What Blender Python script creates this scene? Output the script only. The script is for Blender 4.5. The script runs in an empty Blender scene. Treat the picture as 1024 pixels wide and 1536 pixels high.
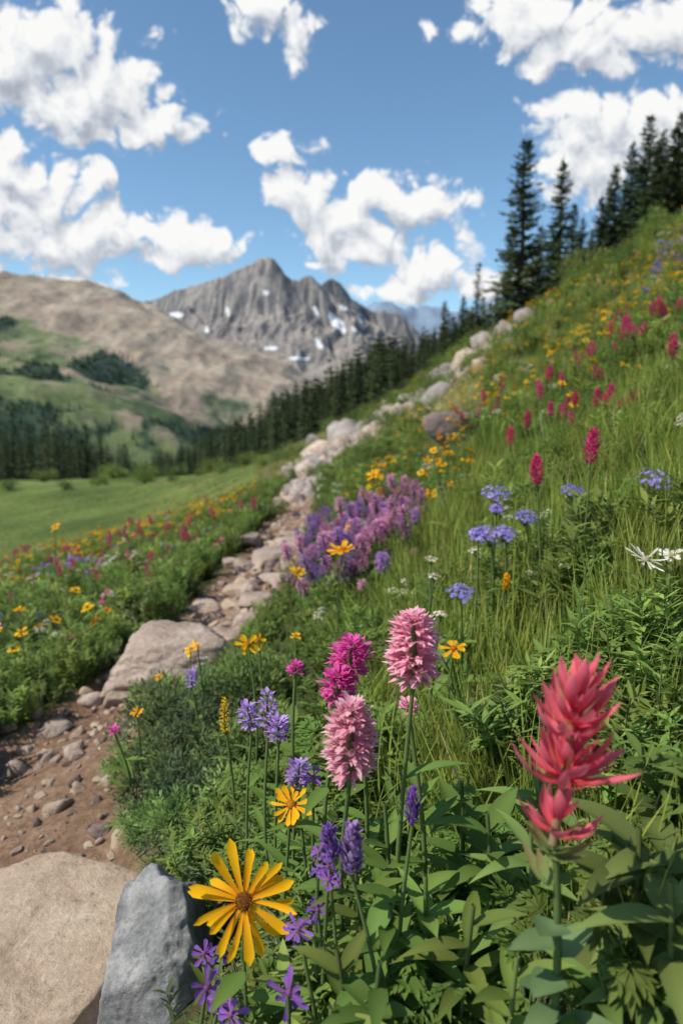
import bpy, math, random
import numpy as np
from mathutils import Vector
random.seed(7); rng=np.random.default_rng(7)
scene=bpy.context.scene
S=0.7; CZ=0.63
PITCH=math.radians(9.3); CS,SN=math.cos(PITCH),math.sin(PITCH)
SUN=Vector((-0.55,-0.20,0.70)).normalized()

# ------------------------------------------------------------ noise
_p=np.random.default_rng(3).permutation(512)
_p=np.concatenate([_p,_p,_p])
_ga=np.random.default_rng(4).uniform(0,2*np.pi,512); _gx=np.cos(_ga); _gy=np.sin(_ga)
def pn(x,y,seed=0):
    x=np.asarray(x,float)+seed*17.3; y=np.asarray(y,float)+seed*9.7
    xi=np.floor(x).astype(int); yi=np.floor(y).astype(int)
    xf=x-xi; yf=y-yi
    u=xf*xf*xf*(xf*(xf*6-15)+10); v=yf*yf*yf*(yf*(yf*6-15)+10)
    def g(ix,iy,dx,dy):
        h=_p[_p[ix&511]+(iy&511)]
        return _gx[h]*dx+_gy[h]*dy
    a=g(xi,yi,xf,yf); b=g(xi+1,yi,xf-1,yf); c=g(xi,yi+1,xf,yf-1); d=g(xi+1,yi+1,xf-1,yf-1)
    return ((a+(b-a)*u)*(1-v)+(c+(d-c)*u)*v)*1.5
def fbm(x,y,o=4,seed=0):
    r=0;a=1;s=0
    for i in range(o):
        r=r+a*pn(x*2**i,y*2**i,seed+i); s+=a; a*=.5
    return r/s
def ridged(x,y,o=4,seed=0):
    r=0;a=1;s=0
    for i in range(o):
        r=r+a*(1-2*np.abs(pn(x*2**i,y*2**i,seed+i))); s+=a; a*=.5
    return r/s
def sstep(a,b,x):
    t=np.clip((x-a)/(b-a),0,1); return t*t*(3-2*t)

# ------------------------------------------------------------ terrain
TC=np.array([-1.6,-.9,-.5,-.3,-.15,0,.12,.22,.35,.5,.9,1.6])
B=np.array([-.35,-.225,-.125,-.075,-.0375,0,.06,.13,.21,.30,.55,1.0])
YR=np.array([0,2,5,10,20,40,60,100,200,400,800.])
TZ=np.array([
 -.9+B, -.97+B*2.24, -1.1+B*5.1,
 [-4.6,-3.5,-2.6,-2.1,-1.7,-1.28,-.68,.02,.82,1.72,4.2,8.7],
 [-7,-5.8,-4.8,-3.9,-2.4,-1.35,-.15,1.25,2.85,4.65,9.6,18.6],
 [-10,-8.5,-7.6,-6.2,-3.9,-1.6,1.0,3.4,6.6,9.9,19.5,38],
 [-12,-10,-9,-7.5,-6,-2.6,1.6,4.7,9.4,14.1,29,55],
 [-14,-12.5,-11.5,-11,-10.5,-6,0,5,14,20,43,80],
 [-25,-23,-22,-24,-24,-18,-6,6,22,32,60,100],
 [-62,-60,-60,-58,-55,-48,-25,-5,20,40,80,120],
 [-155,-150,-150,-145,-140,-120,-80,-50,-10,20,60,100]])
GT=np.linspace(-1.6,1.6,321); GL=np.linspace(0,math.log(801),260)
tmp=np.array([np.interp(GT,TC,row) for row in TZ])
G=np.array([np.interp(GL,np.log(YR+1),tmp[:,i]) for i in range(len(GT))]).T
def smooth(G,n,ax):
    k=np.hanning(2*n+3)[1:-1]; k/=k.sum()
    Gp=np.pad(G,[(n,n) if a==ax else (0,0) for a in range(2)],mode='reflect',reflect_type='odd')
    return np.apply_along_axis(lambda m:np.convolve(m,k,'valid'),ax,Gp)
G=smooth(smooth(G,6,1),6,0)
def Hbase(x,y):
    x=np.asarray(x,float)/S; y=np.maximum(np.asarray(y,float)/S,0)
    t=np.clip(x/np.sqrt(y*y+1),-1.599,1.599); L=np.clip(np.log(y+1),0,GL[-1]-1e-6)
    i=(t+1.6)/3.2*320; j=L/GL[-1]*259
    i0=np.floor(i).astype(int); j0=np.clip(np.floor(j).astype(int),0,258); fi=i-i0; fj=j-j0
    i0=np.clip(i0,0,319)
    z=(G[j0,i0]*(1-fi)+G[j0,i0+1]*fi)*(1-fj)+(G[j0+1,i0]*(1-fi)+G[j0+1,i0+1]*fi)*fj
    z=z*S+CZ
    xs=x*S; ys=y*S
    z=z+fbm(xs*1.7,ys*1.7,4,2)*.04*sstep(.3,1.5,ys)+fbm(xs*.22,ys*.22,4,5)*.25*sstep(4,25,ys)
    return z
def brg(u,v):   # photo survey -> world bearing tangents (x/y, (z-camera)/y)
    xc=(u-512)/1024; yc=(768-v)/1024; d=CS+SN*yc
    return xc/d, (-SN+CS*yc)/d
def site(u,v,y):
    tx,tz=brg(u,v); return Vector((tx*y,y,CZ+tz*y))
def ground_at(u,v):
    tx,tz=brg(u,v); ys=np.geomspace(.3,300,3000)
    d=CZ+tz*ys-Hbase(tx*ys,ys); k=np.argmax(d<0)
    if not (d<0).any(): k=int(np.argmin(d[:2200]))
    return tx*ys[k],ys[k]
PP=[(0,1460,.20),(45,1260,.22),(80,1120,.19),(215,1010,.17),(335,912,.17),(390,855,.19),(420,802,.19),(440,752,.2),(485,692,.55),(540,655,.7),(615,617,.8),(680,572,.9),(733,524,1.0)]
PATH=[]
for u,v,w in PP:
    a,b=ground_at(u,v); b=min(b,42); PATH.append((brg(u,v)[0]*b,b,w))
PATH=[(PATH[0][0]-.1,-2.5,.2)]+PATH
PA=np.array(PATH)
py_=PA[:,1]; mid=lambda i,f=.5:py_[i]+(py_[i+1]-py_[i])*f
GY=[0,py_[8],mid(8,.4),mid(8,.7),py_[9],py_[10],mid(10,.35),mid(10,.7),py_[11],mid(11,.4),mid(11,.75),py_[12],mid(12,.6),py_[13],100]
GV=[0,0,.75,.6,-.1,0,.8,.6,-.1,.8,.7,-.1,.7,.2,2]
def pathd(x,y):
    x=np.asarray(x,float); y=np.asarray(y,float)
    best=np.full(x.shape,1e9)
    for (x0,y0,w0),(x1,y1,w1) in zip(PATH[:-1],PATH[1:]):
        dx,dy=x1-x0,y1-y0; L2=dx*dx+dy*dy
        t=np.clip(((x-x0)*dx+(y-y0)*dy)/L2,0,1)
        d=np.hypot(x-x0-t*dx,y-y0-t*dy)/(w0+(w1-w0)*t)
        best=np.minimum(best,d)
    return best+fbm(x*3,y*3,3,9)*.4+fbm(x*.9,y*.9,3,10)*1.0*sstep(8,12,y)+np.interp(y,GY,GV)
def pathx(y): return np.interp(y,PA[:,1],PA[:,0])
def H(x,y):
    z=Hbase(x,y); d=pathd(x,y)
    y=np.asarray(y,float)
    m=1-sstep(.75,1.25,d)
    return z-m*.045*(1-sstep(3,8,y))
def Hf(x,y): return float(H(np.array([x]),np.array([y]))[0])

# ------------------------------------------------------------ materials
def newmat(name):
    m=bpy.data.materials.new(name); m.use_nodes=True
    nt=m.node_tree; nt.nodes.clear()
    return m,nt
def N(nt,t,**k):
    n=nt.nodes.new(t)
    for a,b in k.items(): setattr(n,a,b)
    return n
def ramp(nt,stops,fac=None):
    r=N(nt,'ShaderNodeValToRGB'); e=r.color_ramp.elements
    while len(e)<len(stops): e.new(.5)
    for i,(p,c) in enumerate(stops):
        e[i].position=p; e[i].color=(c[0],c[1],c[2],1)
    if fac is not None: nt.links.new(fac,r.inputs[0])
    return r
def mixc(nt,f,a,b,mode='MIX'):
    m=N(nt,'ShaderNodeMix',data_type='RGBA',blend_type=mode)
    for s,v in ((0,f),(6,a),(7,b)):
        if hasattr(v,'is_linked'): nt.links.new(v,m.inputs[s])
        else: m.inputs[s].default_value=v if s==0 else (v[0],v[1],v[2],1)
    return m.outputs[2]
def plant_mat(name,trans=.35,rough=.5,var=.35,spec=.35):
    m,nt=newmat(name); L=nt.links.new
    a=N(nt,'ShaderNodeAttribute',attribute_name='Col')
    oi=N(nt,'ShaderNodeObjectInfo')
    mr=N(nt,'ShaderNodeMapRange'); mr.inputs[3].default_value=1-var; mr.inputs[4].default_value=1+var
    L(oi.outputs['Random'],mr.inputs[0])
    hs=N(nt,'ShaderNodeHueSaturation')
    wn=N(nt,'ShaderNodeTexWhiteNoise',noise_dimensions='1D'); L(oi.outputs['Random'],wn.inputs['W'])
    mh=N(nt,'ShaderNodeMapRange'); mh.inputs[3].default_value=.5-.035*var/.35; mh.inputs[4].default_value=.5+.012*var/.35
    L(wn.outputs['Value'],mh.inputs[0]); L(mh.outputs[0],hs.inputs['Hue'])
    L(mr.outputs[0],hs.inputs['Value']); L(a.outputs['Color'],hs.inputs['Color'])
    p=N(nt,'ShaderNodeBsdfPrincipled'); p.inputs['Roughness'].default_value=rough
    p.inputs['Specular IOR Level'].default_value=spec
    t=N(nt,'ShaderNodeBsdfTranslucent'); mx=N(nt,'ShaderNodeMixShader'); mx.inputs[0].default_value=trans
    o=N(nt,'ShaderNodeOutputMaterial')
    L(hs.outputs[0],p.inputs['Base Color']); L(hs.outputs[0],t.inputs[0])
    L(p.outputs[0],mx.inputs[1]); L(t.outputs[0],mx.inputs[2]); L(mx.outputs[0],o.inputs[0])
    return m
M_LEAF=plant_mat('foliage',.40,.6,.34,.12)
M_PETAL=plant_mat('petals',.38,.6,.12,.1)
M_NEEDLE=plant_mat('needles',.1,.7,.3,.15)
def rock_mat(name,c1,c2,c3,scale=6,bump=.4):
    m,nt=newmat(name); L=nt.links.new
    geo=N(nt,'ShaderNodeNewGeometry'); oi=N(nt,'ShaderNodeObjectInfo')
    n1=N(nt,'ShaderNodeTexNoise'); n1.inputs['Scale'].default_value=scale; n1.inputs['Detail'].default_value=5; n1.inputs['Roughness'].default_value=.62; n1.inputs['Distortion'].default_value=.6
    n2=N(nt,'ShaderNodeTexNoise'); n2.inputs['Scale'].default_value=scale*9; n2.inputs['Detail'].default_value=6; n2.inputs['Roughness'].default_value=.75
    for n in (n1,n2): L(geo.outputs['Position'],n.inputs['Vector'])
    r=ramp(nt,[(.3,c1),(.5,c2),(.7,c3)],n1.outputs[0])
    r2=ramp(nt,[(.3,(.5,.48,.46)),(.40,(.86,.86,.86)),(.65,(1.14,1.14,1.14))],n2.outputs[0])
    c=mixc(nt,1.0,r.outputs[0],r2.outputs[0],'MULTIPLY')
    mr=N(nt,'ShaderNodeMapRange'); mr.inputs[3].default_value=.8; mr.inputs[4].default_value=1.15; L(oi.outputs['Random'],mr.inputs[0])
    hs=N(nt,'ShaderNodeHueSaturation'); L(c,hs.inputs['Color']); L(mr.outputs[0],hs.inputs['Value'])
    p=N(nt,'ShaderNodeBsdfPrincipled'); p.inputs['Roughness'].default_value=.85; p.inputs['Specular IOR Level'].default_value=.2
    L(hs.outputs[0],p.inputs['Base Color'])
    add=N(nt,'ShaderNodeMath',operation='MULTIPLY_ADD'); L(n2.outputs[0],add.inputs[0]); add.inputs[1].default_value=.5; L(n1.outputs[0],add.inputs[2])
    b=N(nt,'ShaderNodeBump'); b.inputs['Strength'].default_value=bump; b.inputs['Distance'].default_value=.16/scale
    L(add.outputs[0],b.inputs['Height']); L(b.outputs[0],p.inputs['Normal'])
    o=N(nt,'ShaderNodeOutputMaterial'); L(p.outputs[0],o.inputs[0]); return m
M_SAND=rock_mat('sandstone',(.31,.225,.16),(.42,.32,.235),(.50,.40,.305),9,.7)
M_PINK=rock_mat('pinkish_boulder',(.27,.195,.155),(.42,.325,.265),(.54,.45,.385),7,.8)
M_GREY=rock_mat('grey_rock',(.13,.13,.13),(.235,.235,.235),(.40,.39,.38),16,.8)
M_BROWN=rock_mat('brown_rock',(.11,.08,.075),(.19,.14,.125),(.27,.21,.185),3,.6)
M_SCREE=rock_mat('scree_stone',(.19,.16,.145),(.30,.26,.24),(.42,.375,.345),3,.6)

# ------------------------------------------------------------ mesh builder
class MB:
    def __init__(s): s.v=[]; s.f=[]; s.c=[]
    def ribbon(s,pts,ws,side,cs,up=None,fold=0):
        b=len(s.v); n=len(pts); mid=up is not None and fold!=0
        for i,(p,w,c) in enumerate(zip(pts,ws,cs)):
            if mid:
                s.v+= [p-side*w, p-up*(fold*w), p+side*w]; s.c+=[c,lc(c,(c[0]*1.5,c[1]*1.4,c[2]*1.3),.4) if c[1]>c[0] else c,c]
            else:
                s.v+= [p-side*w, p+side*w]; s.c+=[c,c]
        k=3 if mid else 2
        for i in range(n-1):
            a=b+i*k
            s.f.append((a,a+1,a+k+1,a+k))
            if mid: s.f.append((a+1,a+2,a+k+2,a+k+1))
    def tube(s,pts,rs,cs,n=5):
        b=len(s.v)
        for i,(p,r) in enumerate(zip(pts,rs)):
            d=(pts[min(i+1,len(pts)-1)]-pts[max(i-1,0)]); u,v=frame(d)
            for k in range(n):
                a=2*math.pi*k/n; s.v.append(p+u*(r*math.cos(a))+v*(r*math.sin(a))); s.c.append(cs[i] if isinstance(cs,list) else cs)
        for i in range(len(pts)-1):
            for k in range(n):
                s.f.append((b+i*n+k,b+i*n+(k+1)%n,b+(i+1)*n+(k+1)%n,b+(i+1)*n+k))
    def dome(s,c,ax,r,h,col,n=10,m=5,full=False):
        u,v=frame(ax); b=len(s.v); ax=ax.normalized()
        for i in range(m+1):
            a=(math.pi if full else math.pi/2)*i/m
            for k in range(n):
                q=2*math.pi*k/n
                s.v.append(c+ax*(h*math.cos(a))+(u*math.cos(q)+v*math.sin(q))*(r*math.sin(a)+1e-5)); s.c.append(col)
        for i in range(m):
            for k in range(n):
                s.f.append((b+i*n+k,b+(i+1)*n+k,b+(i+1)*n+(k+1)%n,b+i*n+(k+1)%n))
    def mesh(s,name,mat):
        me=bpy.data.meshes.new(name)
        me.from_pydata([tuple(v) for v in s.v],[],s.f)
        at=me.attributes.new('Col','FLOAT_COLOR','POINT')
        c=np.ones((len(s.v),4),np.float32); c[:,:3]=np.array(s.c,np.float32)
        at.data.foreach_set('color',c.ravel())
        me.polygons.foreach_set('use_smooth',[True]*len(me.polygons))
        me.materials.append(mat); me.update(); return me
def frame(d):
    d=d.normalized(); a=Vector((0,0,1)) if abs(d.z)<.9 else Vector((1,0,0))
    u=d.cross(a).normalized(); return u,d.cross(u).normalized()
def U(a,b): return random.uniform(a,b)
def lc(a,b,t): return tuple(a[i]+(b[i]-a[i])*t for i in range(3))
def jc(c,j=.15):
    k=1+U(-j,j); return (c[0]*k*(1+U(-j,j)*.4),c[1]*k,c[2]*k)
PROF={'lance':lambda t:math.sin(math.pi*min(1,t**.75*.97+.03)),
      'blade':lambda t:(1-t)**.7,
      'bract':lambda t:(.4+.6*math.sin(math.pi*min(1,t*1.05)*.5*1.6))*(1 if t<.5 else max(0,(1-((t-.5)/.5)**1.6))**.8),
      'petal':lambda t:(.3+.7*math.sin(math.pi*min(1,t)**1.3*.5)) * (1 if t<.8 else math.sqrt(max(0,1-((t-.8)/.2)**2))*.9+.1),
      'ovate':lambda t:math.sin(math.pi*min(1,t**.6*.96+.04))**.8}
def leaf(mb,base,d,up,L,W,droop=.2,prof='lance',c0=(.1,.2,.04),c1=None,n=5,fold=.25,jit=0):
    d=d.normalized(); side=d.cross(up)
    if side.length<1e-4: side=frame(d)[0]
    side.normalize(); up=side.cross(d).normalized(); c1=c1 or c0
    pts=[];ws=[];cs=[]
    for i in range(n+1):
        t=i/n
        pts.append(base+d*(L*t*(1-.25*abs(droop)*t))-up*(droop*L*t*t)+side*(jit*L*t*t))
        ws.append(W*.5*PROF[prof](t)+1e-5); cs.append(lc(c0,c1,t))
    mb.ribbon(pts,ws,side,cs,up,fold)
def stem(mb,a,b,r0,r1,col,bend=.06,n=7,sides=6):
    u,v=frame(b-a); q=u*U(-1,1)+v*U(-1,1); L=(b-a).length
    pts=[a.lerp(b,i/n)+q*(bend*L*math.sin(math.pi*i/n)) for i in range(n+1)]
    mb.tube(pts,[r0+(r1-r0)*i/n for i in range(n+1)],col,sides); return pts
def rdir(): 
    a=U(0,2*math.pi); return Vector((math.cos(a),math.sin(a),0))
Zv=Vector((0,0,1))
GREEN=(.13,.22,.05); LGREEN=(.21,.32,.075); STEM=(.16,.23,.08)
def stem_leaves(mb,pts,n,L,W,c=GREEN,lo=.05,hi=.75,prof='lance'):
    for k in range(n):
        t=lo+(hi-lo)*k/max(1,n-1); i=t*(len(pts)-1); p=pts[int(i)].lerp(pts[min(int(i)+1,len(pts)-1)],i-int(i))
        d=rdir()+Zv*U(.3,.9); leaf(mb,p,d,Zv,L*U(.7,1.15)*(1-.4*t),W*U(.8,1.1),U(.15,.5),prof,jc(c),jc(c),5,.3)
def daisy(mb,c,nrm,R,n,W,col,col2,dr,dcol,dro=.2,two=False):
    nrm=nrm.normalized(); u,v=frame(nrm)
    for k in range(n):
        a=2*math.pi*(k+U(-.35,.35))/n; d=u*math.cos(a)+v*math.sin(a)
        leaf(mb,c+d*dr*.6-nrm*(.0012*(k%3)),d+nrm*U(-.2,.45),nrm,R*U(.66,1.12)-dr*.6,W*U(.7,1.1),U(-.15,dro),'petal',jc(col2,.08),jc(col,.12),8,.4,U(-.2,.2))
    mb.dome(c-nrm*dr*.2,nrm,dr,dr*.7,dcol)
    for k in range(int(14+dr*7000)):
        t=math.sqrt(random.random()); a=U(0,6.28); d=(u*math.cos(a)+v*math.sin(a))
        p=c+d*dr*t*.95+nrm*(dr*.5*math.sqrt(1-t*t*.9)-dr*.2)
        leaf(mb,p,nrm+d*t*.8,d,dr*.42,dr*.16,0,'blade',dcol,jc(lc(dcol,col,U(0,.8)),.3),2,0)
    mb.dome(c-nrm*dr*.1,-nrm,dr*.9,dr*.8,STEM)
def spike(mb,c,ax,h,W,n,fl,cA,cB,wf=.3,tilt=.7,pet=3,cut=.12):
    ax=ax.normalized(); u,v=frame(ax); mb.tube([c-ax*h*.1,c+ax*h*.9],[W*.12,W*.05],STEM,5)
    for k in range(n):
        t=(k+.5)/n; a=k*2.39996+U(-.3,.3); d=u*math.cos(a)+v*math.sin(a)
        r=W*.5*math.sin(math.pi*(cut+(.96-cut)*t))**.6*U(.85,1.15)
        p=c+ax*(h*t+U(-.02,.02)*h)+d*(r*.35)
        tc_=lc(cA,cB,U(.2,1))
        for j in range(pet):
            dd=d+ax*(tilt*(.5+t))+u*U(-.4,.4)+v*U(-.4,.4)
            leaf(mb,p,dd,ax,(r*.65+fl*.5)*U(.7,1.2),fl*wf*U(.7,1.3),U(-.4,.4),'petal',jc(lc(cA,cB,.2)),jc(tc_),3,.35)
def umbel(mb,c,ax,R,n,fs,cA,cB,base=None):
    ax=ax.normalized(); u,v=frame(ax); b=base or c-ax*R*.9
    for k in range(n):
        t=math.sqrt((k+.5)/n)*U(.8,1.12); a=k*2.39996+U(-.3,.3); d=u*math.cos(a)+v*math.sin(a)
        p=c+d*R*t+ax*(R*.35*(1-t*t)+U(-.2,.2)*R)
        if k%3==0: mb.tube([b,p],[.0006,.0004],STEM,3)
        nn=(ax+d*t*.8+u*U(-.4,.4)+v*U(-.4,.4)).normalized(); q,w=frame(nn); cc=jc(lc(cA,cB,random.random()))
        for j in range(5):
            aa=j*1.257+k; dd=q*math.cos(aa)+w*math.sin(aa)
            leaf(mb,p,dd+nn*.25,nn,fs,fs*.6,.1,'petal',cc,cc,2,.2)
def addobj(name,me,loc=(0,0,0),rot=0,sc=1):
    o=bpy.data.objects.new(name,me); o.location=loc; o.rotation_euler=(0,0,rot)
    o.scale=(sc,sc,sc) if not hasattr(sc,'__len__') else sc
    scene.collection.objects.link(o); return o

# ------------------------------------------------------------ instancing
def scatter(name,protos,P,scl,idx=None,tilt=.08,rotz=None):
    n=len(P)
    if n==0: return
    coll=bpy.data.collections.new(name+'_parts')
    for i,me in enumerate(protos):
        o=bpy.data.objects.new('%s_part_%02d'%(name,i),me); coll.objects.link(o)
    me=bpy.data.meshes.new(name); me.vertices.add(n); me.vertices.foreach_set('co',np.asarray(P,np.float32).ravel())
    rot=np.zeros((n,3),np.float32); rot[:,0]=rng.normal(0,tilt,n); rot[:,1]=rng.normal(0,tilt,n)
    rot[:,2]=rng.uniform(0,6.283,n) if rotz is None else rotz
    me.attributes.new('rot','FLOAT_VECTOR','POINT').data.foreach_set('vector',rot.ravel())
    me.attributes.new('scl','FLOAT','POINT').data.foreach_set('value',np.asarray(scl,np.float32)*np.ones(n,np.float32))
    ii=rng.integers(0,len(protos),n) if idx is None else idx
    me.attributes.new('pick','INT','POINT').data.foreach_set('value',np.asarray(ii,np.int32))
    ob=bpy.data.objects.new(name,me); scene.collection.objects.link(ob)
    ng=bpy.data.node_groups.new(name+'_scatter','GeometryNodeTree')
    ng.interface.new_socket('Geometry',in_out='INPUT',socket_type='NodeSocketGeometry')
    ng.interface.new_socket('Geometry',in_out='OUTPUT',socket_type='NodeSocketGeometry')
    gi=ng.nodes.new('NodeGroupInput'); go=ng.nodes.new('NodeGroupOutput')
    ip=ng.nodes.new('GeometryNodeInstanceOnPoints'); ci=ng.nodes.new('GeometryNodeCollectionInfo')
    ci.inputs['Collection'].default_value=coll; ci.inputs['Separate Children'].default_value=True; ci.inputs['Reset Children'].default_value=True
    def na(nm,t):
        a=ng.nodes.new('GeometryNodeInputNamedAttribute'); a.data_type=t; a.inputs['Name'].default_value=nm; return a.outputs['Attribute']
    L=ng.links.new
    L(gi.outputs[0],ip.inputs['Points']); L(ci.outputs[0],ip.inputs['Instance']); ip.inputs['Pick Instance'].default_value=True
    L(na('pick','INT'),ip.inputs['Instance Index'])
    e=ng.nodes.new('FunctionNodeEulerToRotation'); L(na('rot','FLOAT_VECTOR'),e.inputs[0]); L(e.outputs[0],ip.inputs['Rotation'])
    L(na('scl','FLOAT'),ip.inputs['Scale']); L(ip.outputs[0],go.inputs[0])
    ob.modifiers.new('scatter','NODES').node_group=ng
    return ob
def sample(dens,t0,t1,y0,y1,mask=None,sink=.01,pw=1.3):
    n=int(dens*(t1-t0)*(y1*y1-y0*y0)/2)
    y=np.sqrt(rng.uniform(y0*y0,y1*y1,n)); t=rng.uniform(t0,t1,n); x=t*y
    k=pathd(x,y)>pw
    if mask is not None: k&=mask(x,y)
    x=x[k];y=y[k]
    return np.stack([x,y,H(x,y)-sink],1)

# ------------------------------------------------------------ ground mesh
tt=np.concatenate([np.linspace(-6,-1.3,30)[:-1],np.linspace(-1.3,1.3,321),np.linspace(1.3,6,30)[1:]])
yy=np.concatenate([np.linspace(-6,.15,24)[:-1],np.geomspace(.15,560,430)])
TT,YY=np.meshgrid(tt,yy); XX=TT*np.sqrt(np.maximum(YY,0)**2+S*S)
ZZ=H(XX,YY); pd=pathd(XX,YY)
def gridmesh(name,X,Y,Z,mat,attrs={}):
    nr,nc=X.shape
    me=bpy.data.meshes.new(name); me.vertices.add(nr*nc)
    me.vertices.foreach_set('co',np.stack([X,Y,Z],-1).astype(np.float32).ravel())
    i=np.arange(nr*nc).reshape(nr,nc)
    q=np.stack([i[:-1,:-1],i[:-1,1:],i[1:,1:],i[1:,:-1]],-1).reshape(-1,4)
    me.loops.add(q.size); me.loops.foreach_set('vertex_index',q.ravel().astype(np.int32))
    me.polygons.add(len(q)); me.polygons.foreach_set('loop_start',np.arange(0,q.size,4,dtype=np.int32))
    me.update(calc_edges=True); me.polygons.foreach_set('use_smooth',[True]*len(q))
    for k,a in attrs.items():
        if a.ndim==2: me.attributes.new(k,'FLOAT','POINT').data.foreach_set('value',a.astype(np.float32).ravel())
        else:
            c=np.ones((nr*nc,4),np.float32); c[:,:3]=a.reshape(-1,3)
            me.attributes.new(k,'FLOAT_COLOR','POINT').data.foreach_set('color',c.ravel())
    me.materials.append(mat); me.validate(); return addobj(name,me)
mg,nt=newmat('ground_soil_and_grass'); L=nt.links.new
geo=N(nt,'ShaderNodeNewGeometry'); pa=N(nt,'ShaderNodeAttribute',attribute_name='path'); fa=N(nt,'ShaderNodeAttribute',attribute_name='far'); ra=N(nt,'ShaderNodeAttribute',attribute_name='slope')
def noise(nt,s,d=6,r=.6):
    n=N(nt,'ShaderNodeTexNoise'); n.inputs['Scale'].default_value=s; n.inputs['Detail'].default_value=d; n.inputs['Roughness'].default_value=r
    nt.links.new(geo.outputs['Position'],n.inputs['Vector']); return n.outputs[0]
n1=noise(nt,3,4);n2=noise(nt,40,6,.7);n3=noise(nt,.13,7,.68)
dirt=ramp(nt,[(.3,(.18,.11,.072)),(.5,(.27,.172,.115)),(.7,(.36,.25,.175))],n1)
d2=ramp(nt,[(.32,(.55,.53,.5)),(.6,(1.15,1.15,1.15))],n2)
dirt=mixc(nt,1.0,dirt.outputs[0],d2.outputs[0],'MULTIPLY')
soil=ramp(nt,[(.35,(.055,.05,.025)),(.65,(.10,.11,.04))],n2)
mead=ramp(nt,[(.36,(.06,.095,.026)),(.46,(.095,.14,.034)),(.55,(.135,.175,.047)),(.66,(.20,.21,.08))],n3)
hill=ramp(nt,[(.36,(.13,.15,.05)),(.5,(.21,.22,.08)),(.64,(.32,.28,.14))],n3)
m2=ramp(nt,[(.3,(.75,.75,.75)),(.7,(1.15,1.15,1.1))],n1)
mead=mixc(nt,ra.outputs['Fac'],mead.outputs[0],hill.outputs[0])
mead=mixc(nt,1.0,mead,m2.outputs[0],'MULTIPLY')
c=mixc(nt,fa.outputs['Fac'],soil.outputs[0],mead); c=mixc(nt,pa.outputs['Fac'],c,dirt)
p=N(nt,'ShaderNodeBsdfPrincipled'); p.inputs['Roughness'].default_value=.95; p.inputs['Specular IOR Level'].default_value=.1
L(c,p.inputs['Base Color'])
b=N(nt,'ShaderNodeBump'); b.inputs['Strength'].default_value=.9; b.inputs['Distance'].default_value=.02; L(n2,b.inputs['Height']); L(b.outputs[0],p.inputs['Normal'])
o=N(nt,'ShaderNodeOutputMaterial'); L(p.outputs[0],o.inputs[0])
ground=gridmesh('hillside_ground',XX,YY,ZZ,mg,{'path':1-sstep(.95,1.4,pd),'far':sstep(4,14,YY),'slope':sstep(-.12,.05,XX/np.maximum(YY,.5))})

# ------------------------------------------------------------ mountains
def ridge(x,y,pts,prof):
    best=np.full(x.shape,-1e9)
    for (x0,y0,z0),(x1,y1,z1) in zip(pts[:-1],pts[1:]):
        dx,dy=x1-x0,y1-y0; t=np.clip(((x-x0)*dx+(y-y0)*dy)/(dx*dx+dy*dy),0,1)
        d=np.hypot(x-x0-t*dx,y-y0-t*dy); best=np.maximum(best,z0+(z1-z0)*t-prof(d))
    return best
def rp(l): 
    r=[]
    for u,v,y in l:
        p=site(u,v,y); r.append((p.x,p.y,p.z))
    return r
RA=rp([(-700,330,2300),(-350,380,2100),(-120,398,2000),(0,416,2000),(90,424,2100),(150,434,2150),(210,456,2200),(255,488,2200),(300,530,2150),(345,580,2050),(380,625,1900)])
RB=rp([(120,490,3300),(215,456,3150),(262,436,3050),(330,414,3000),(372,397,3000),(399,384,3000),(408,386,2990),(424,408,3000),(436,418,3000),(447,419,3000),(466,412,3000),(480,428,3050),(497,418,3150),(512,426,3200),(528,448,3200),(560,462,3300),(600,474,3300),(650,505,3300),(700,550,3300)])
RS=rp([(401,390,3000),(412,440,2850),(430,500,2600),(450,545,2300)])
RS2=rp([(497,424,3150),(515,470,2900),(545,520,2600),(580,560,2300)])
RS3=rp([(262,444,3050),(300,480,2800),(350,540,2500)])
RD=rp([(-400,440,1500),(-100,500,1350),(60,560,1300),(180,610,1250),(260,650,1200)])
def mtn(x,y):
    wx=x+fbm(x/240,y/240,3,11)*60; wy=y+fbm(x/240,y/240,3,12)*60
    a=ridge(wx,y+(wy-y)*.6,RA,lambda d:.44*d-8*np.exp(-d/60))
    a=a+ridged(wx/190,wy/520,3,13)*16+fbm(x/60,y/60,3,14)*4
    pb=lambda d:np.where(d<190,1.3*d,247+(d-190)*.5)
    bb=np.maximum(ridge(x*.9+wx*.1,y*.7+wy*.3,RB,pb),np.maximum(ridge(wx,wy,RS,lambda d:.95*d),np.maximum(ridge(wx,wy,RS2,lambda d:.85*d),ridge(wx,wy,RS3,lambda d:.8*d))))
    cl=sstep(60,330,bb); top=1-.78*sstep(360,500,bb)
    bb=bb+((ridged(wx/80,wy/420,4,15)-.5)*34*cl+(ridged(wx/210,wy/330,3,16)-.4)*26*(.4+.6*cl))*top+fbm(x/25,y/25,3,17)*6*cl
    dd=ridge(wx,wy,RD,lambda d:.33*d)+ridged(x/200,y/200,3,18)*18
    fl=-105+fbm(x/200,y/200,4,19)*18+0*x
    return a,bb,dd,np.maximum(np.maximum(a,bb),np.maximum(dd,fl))
tm=np.concatenate([np.linspace(-2.2,-.7,60)[:-1],np.linspace(-.7,.45,620),np.linspace(.45,2.2,60)[1:]])
ym=np.concatenate([np.geomspace(430,1200,60)[:-1],np.linspace(1200,3500,300)])
TM,YM=np.meshgrid(tm,ym); XM=TM*YM
a,bb,dd,ZM=mtn(XM,YM)
sl=np.hypot(np.gradient(ZM,axis=0)/np.gradient(YM,axis=0),np.gradient(ZM,axis=1)/np.gradient(XM,axis=1))
def C(*c): return np.array(c)
def mixn(a,b,m): return a+(b-a)*m[...,None]
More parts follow.
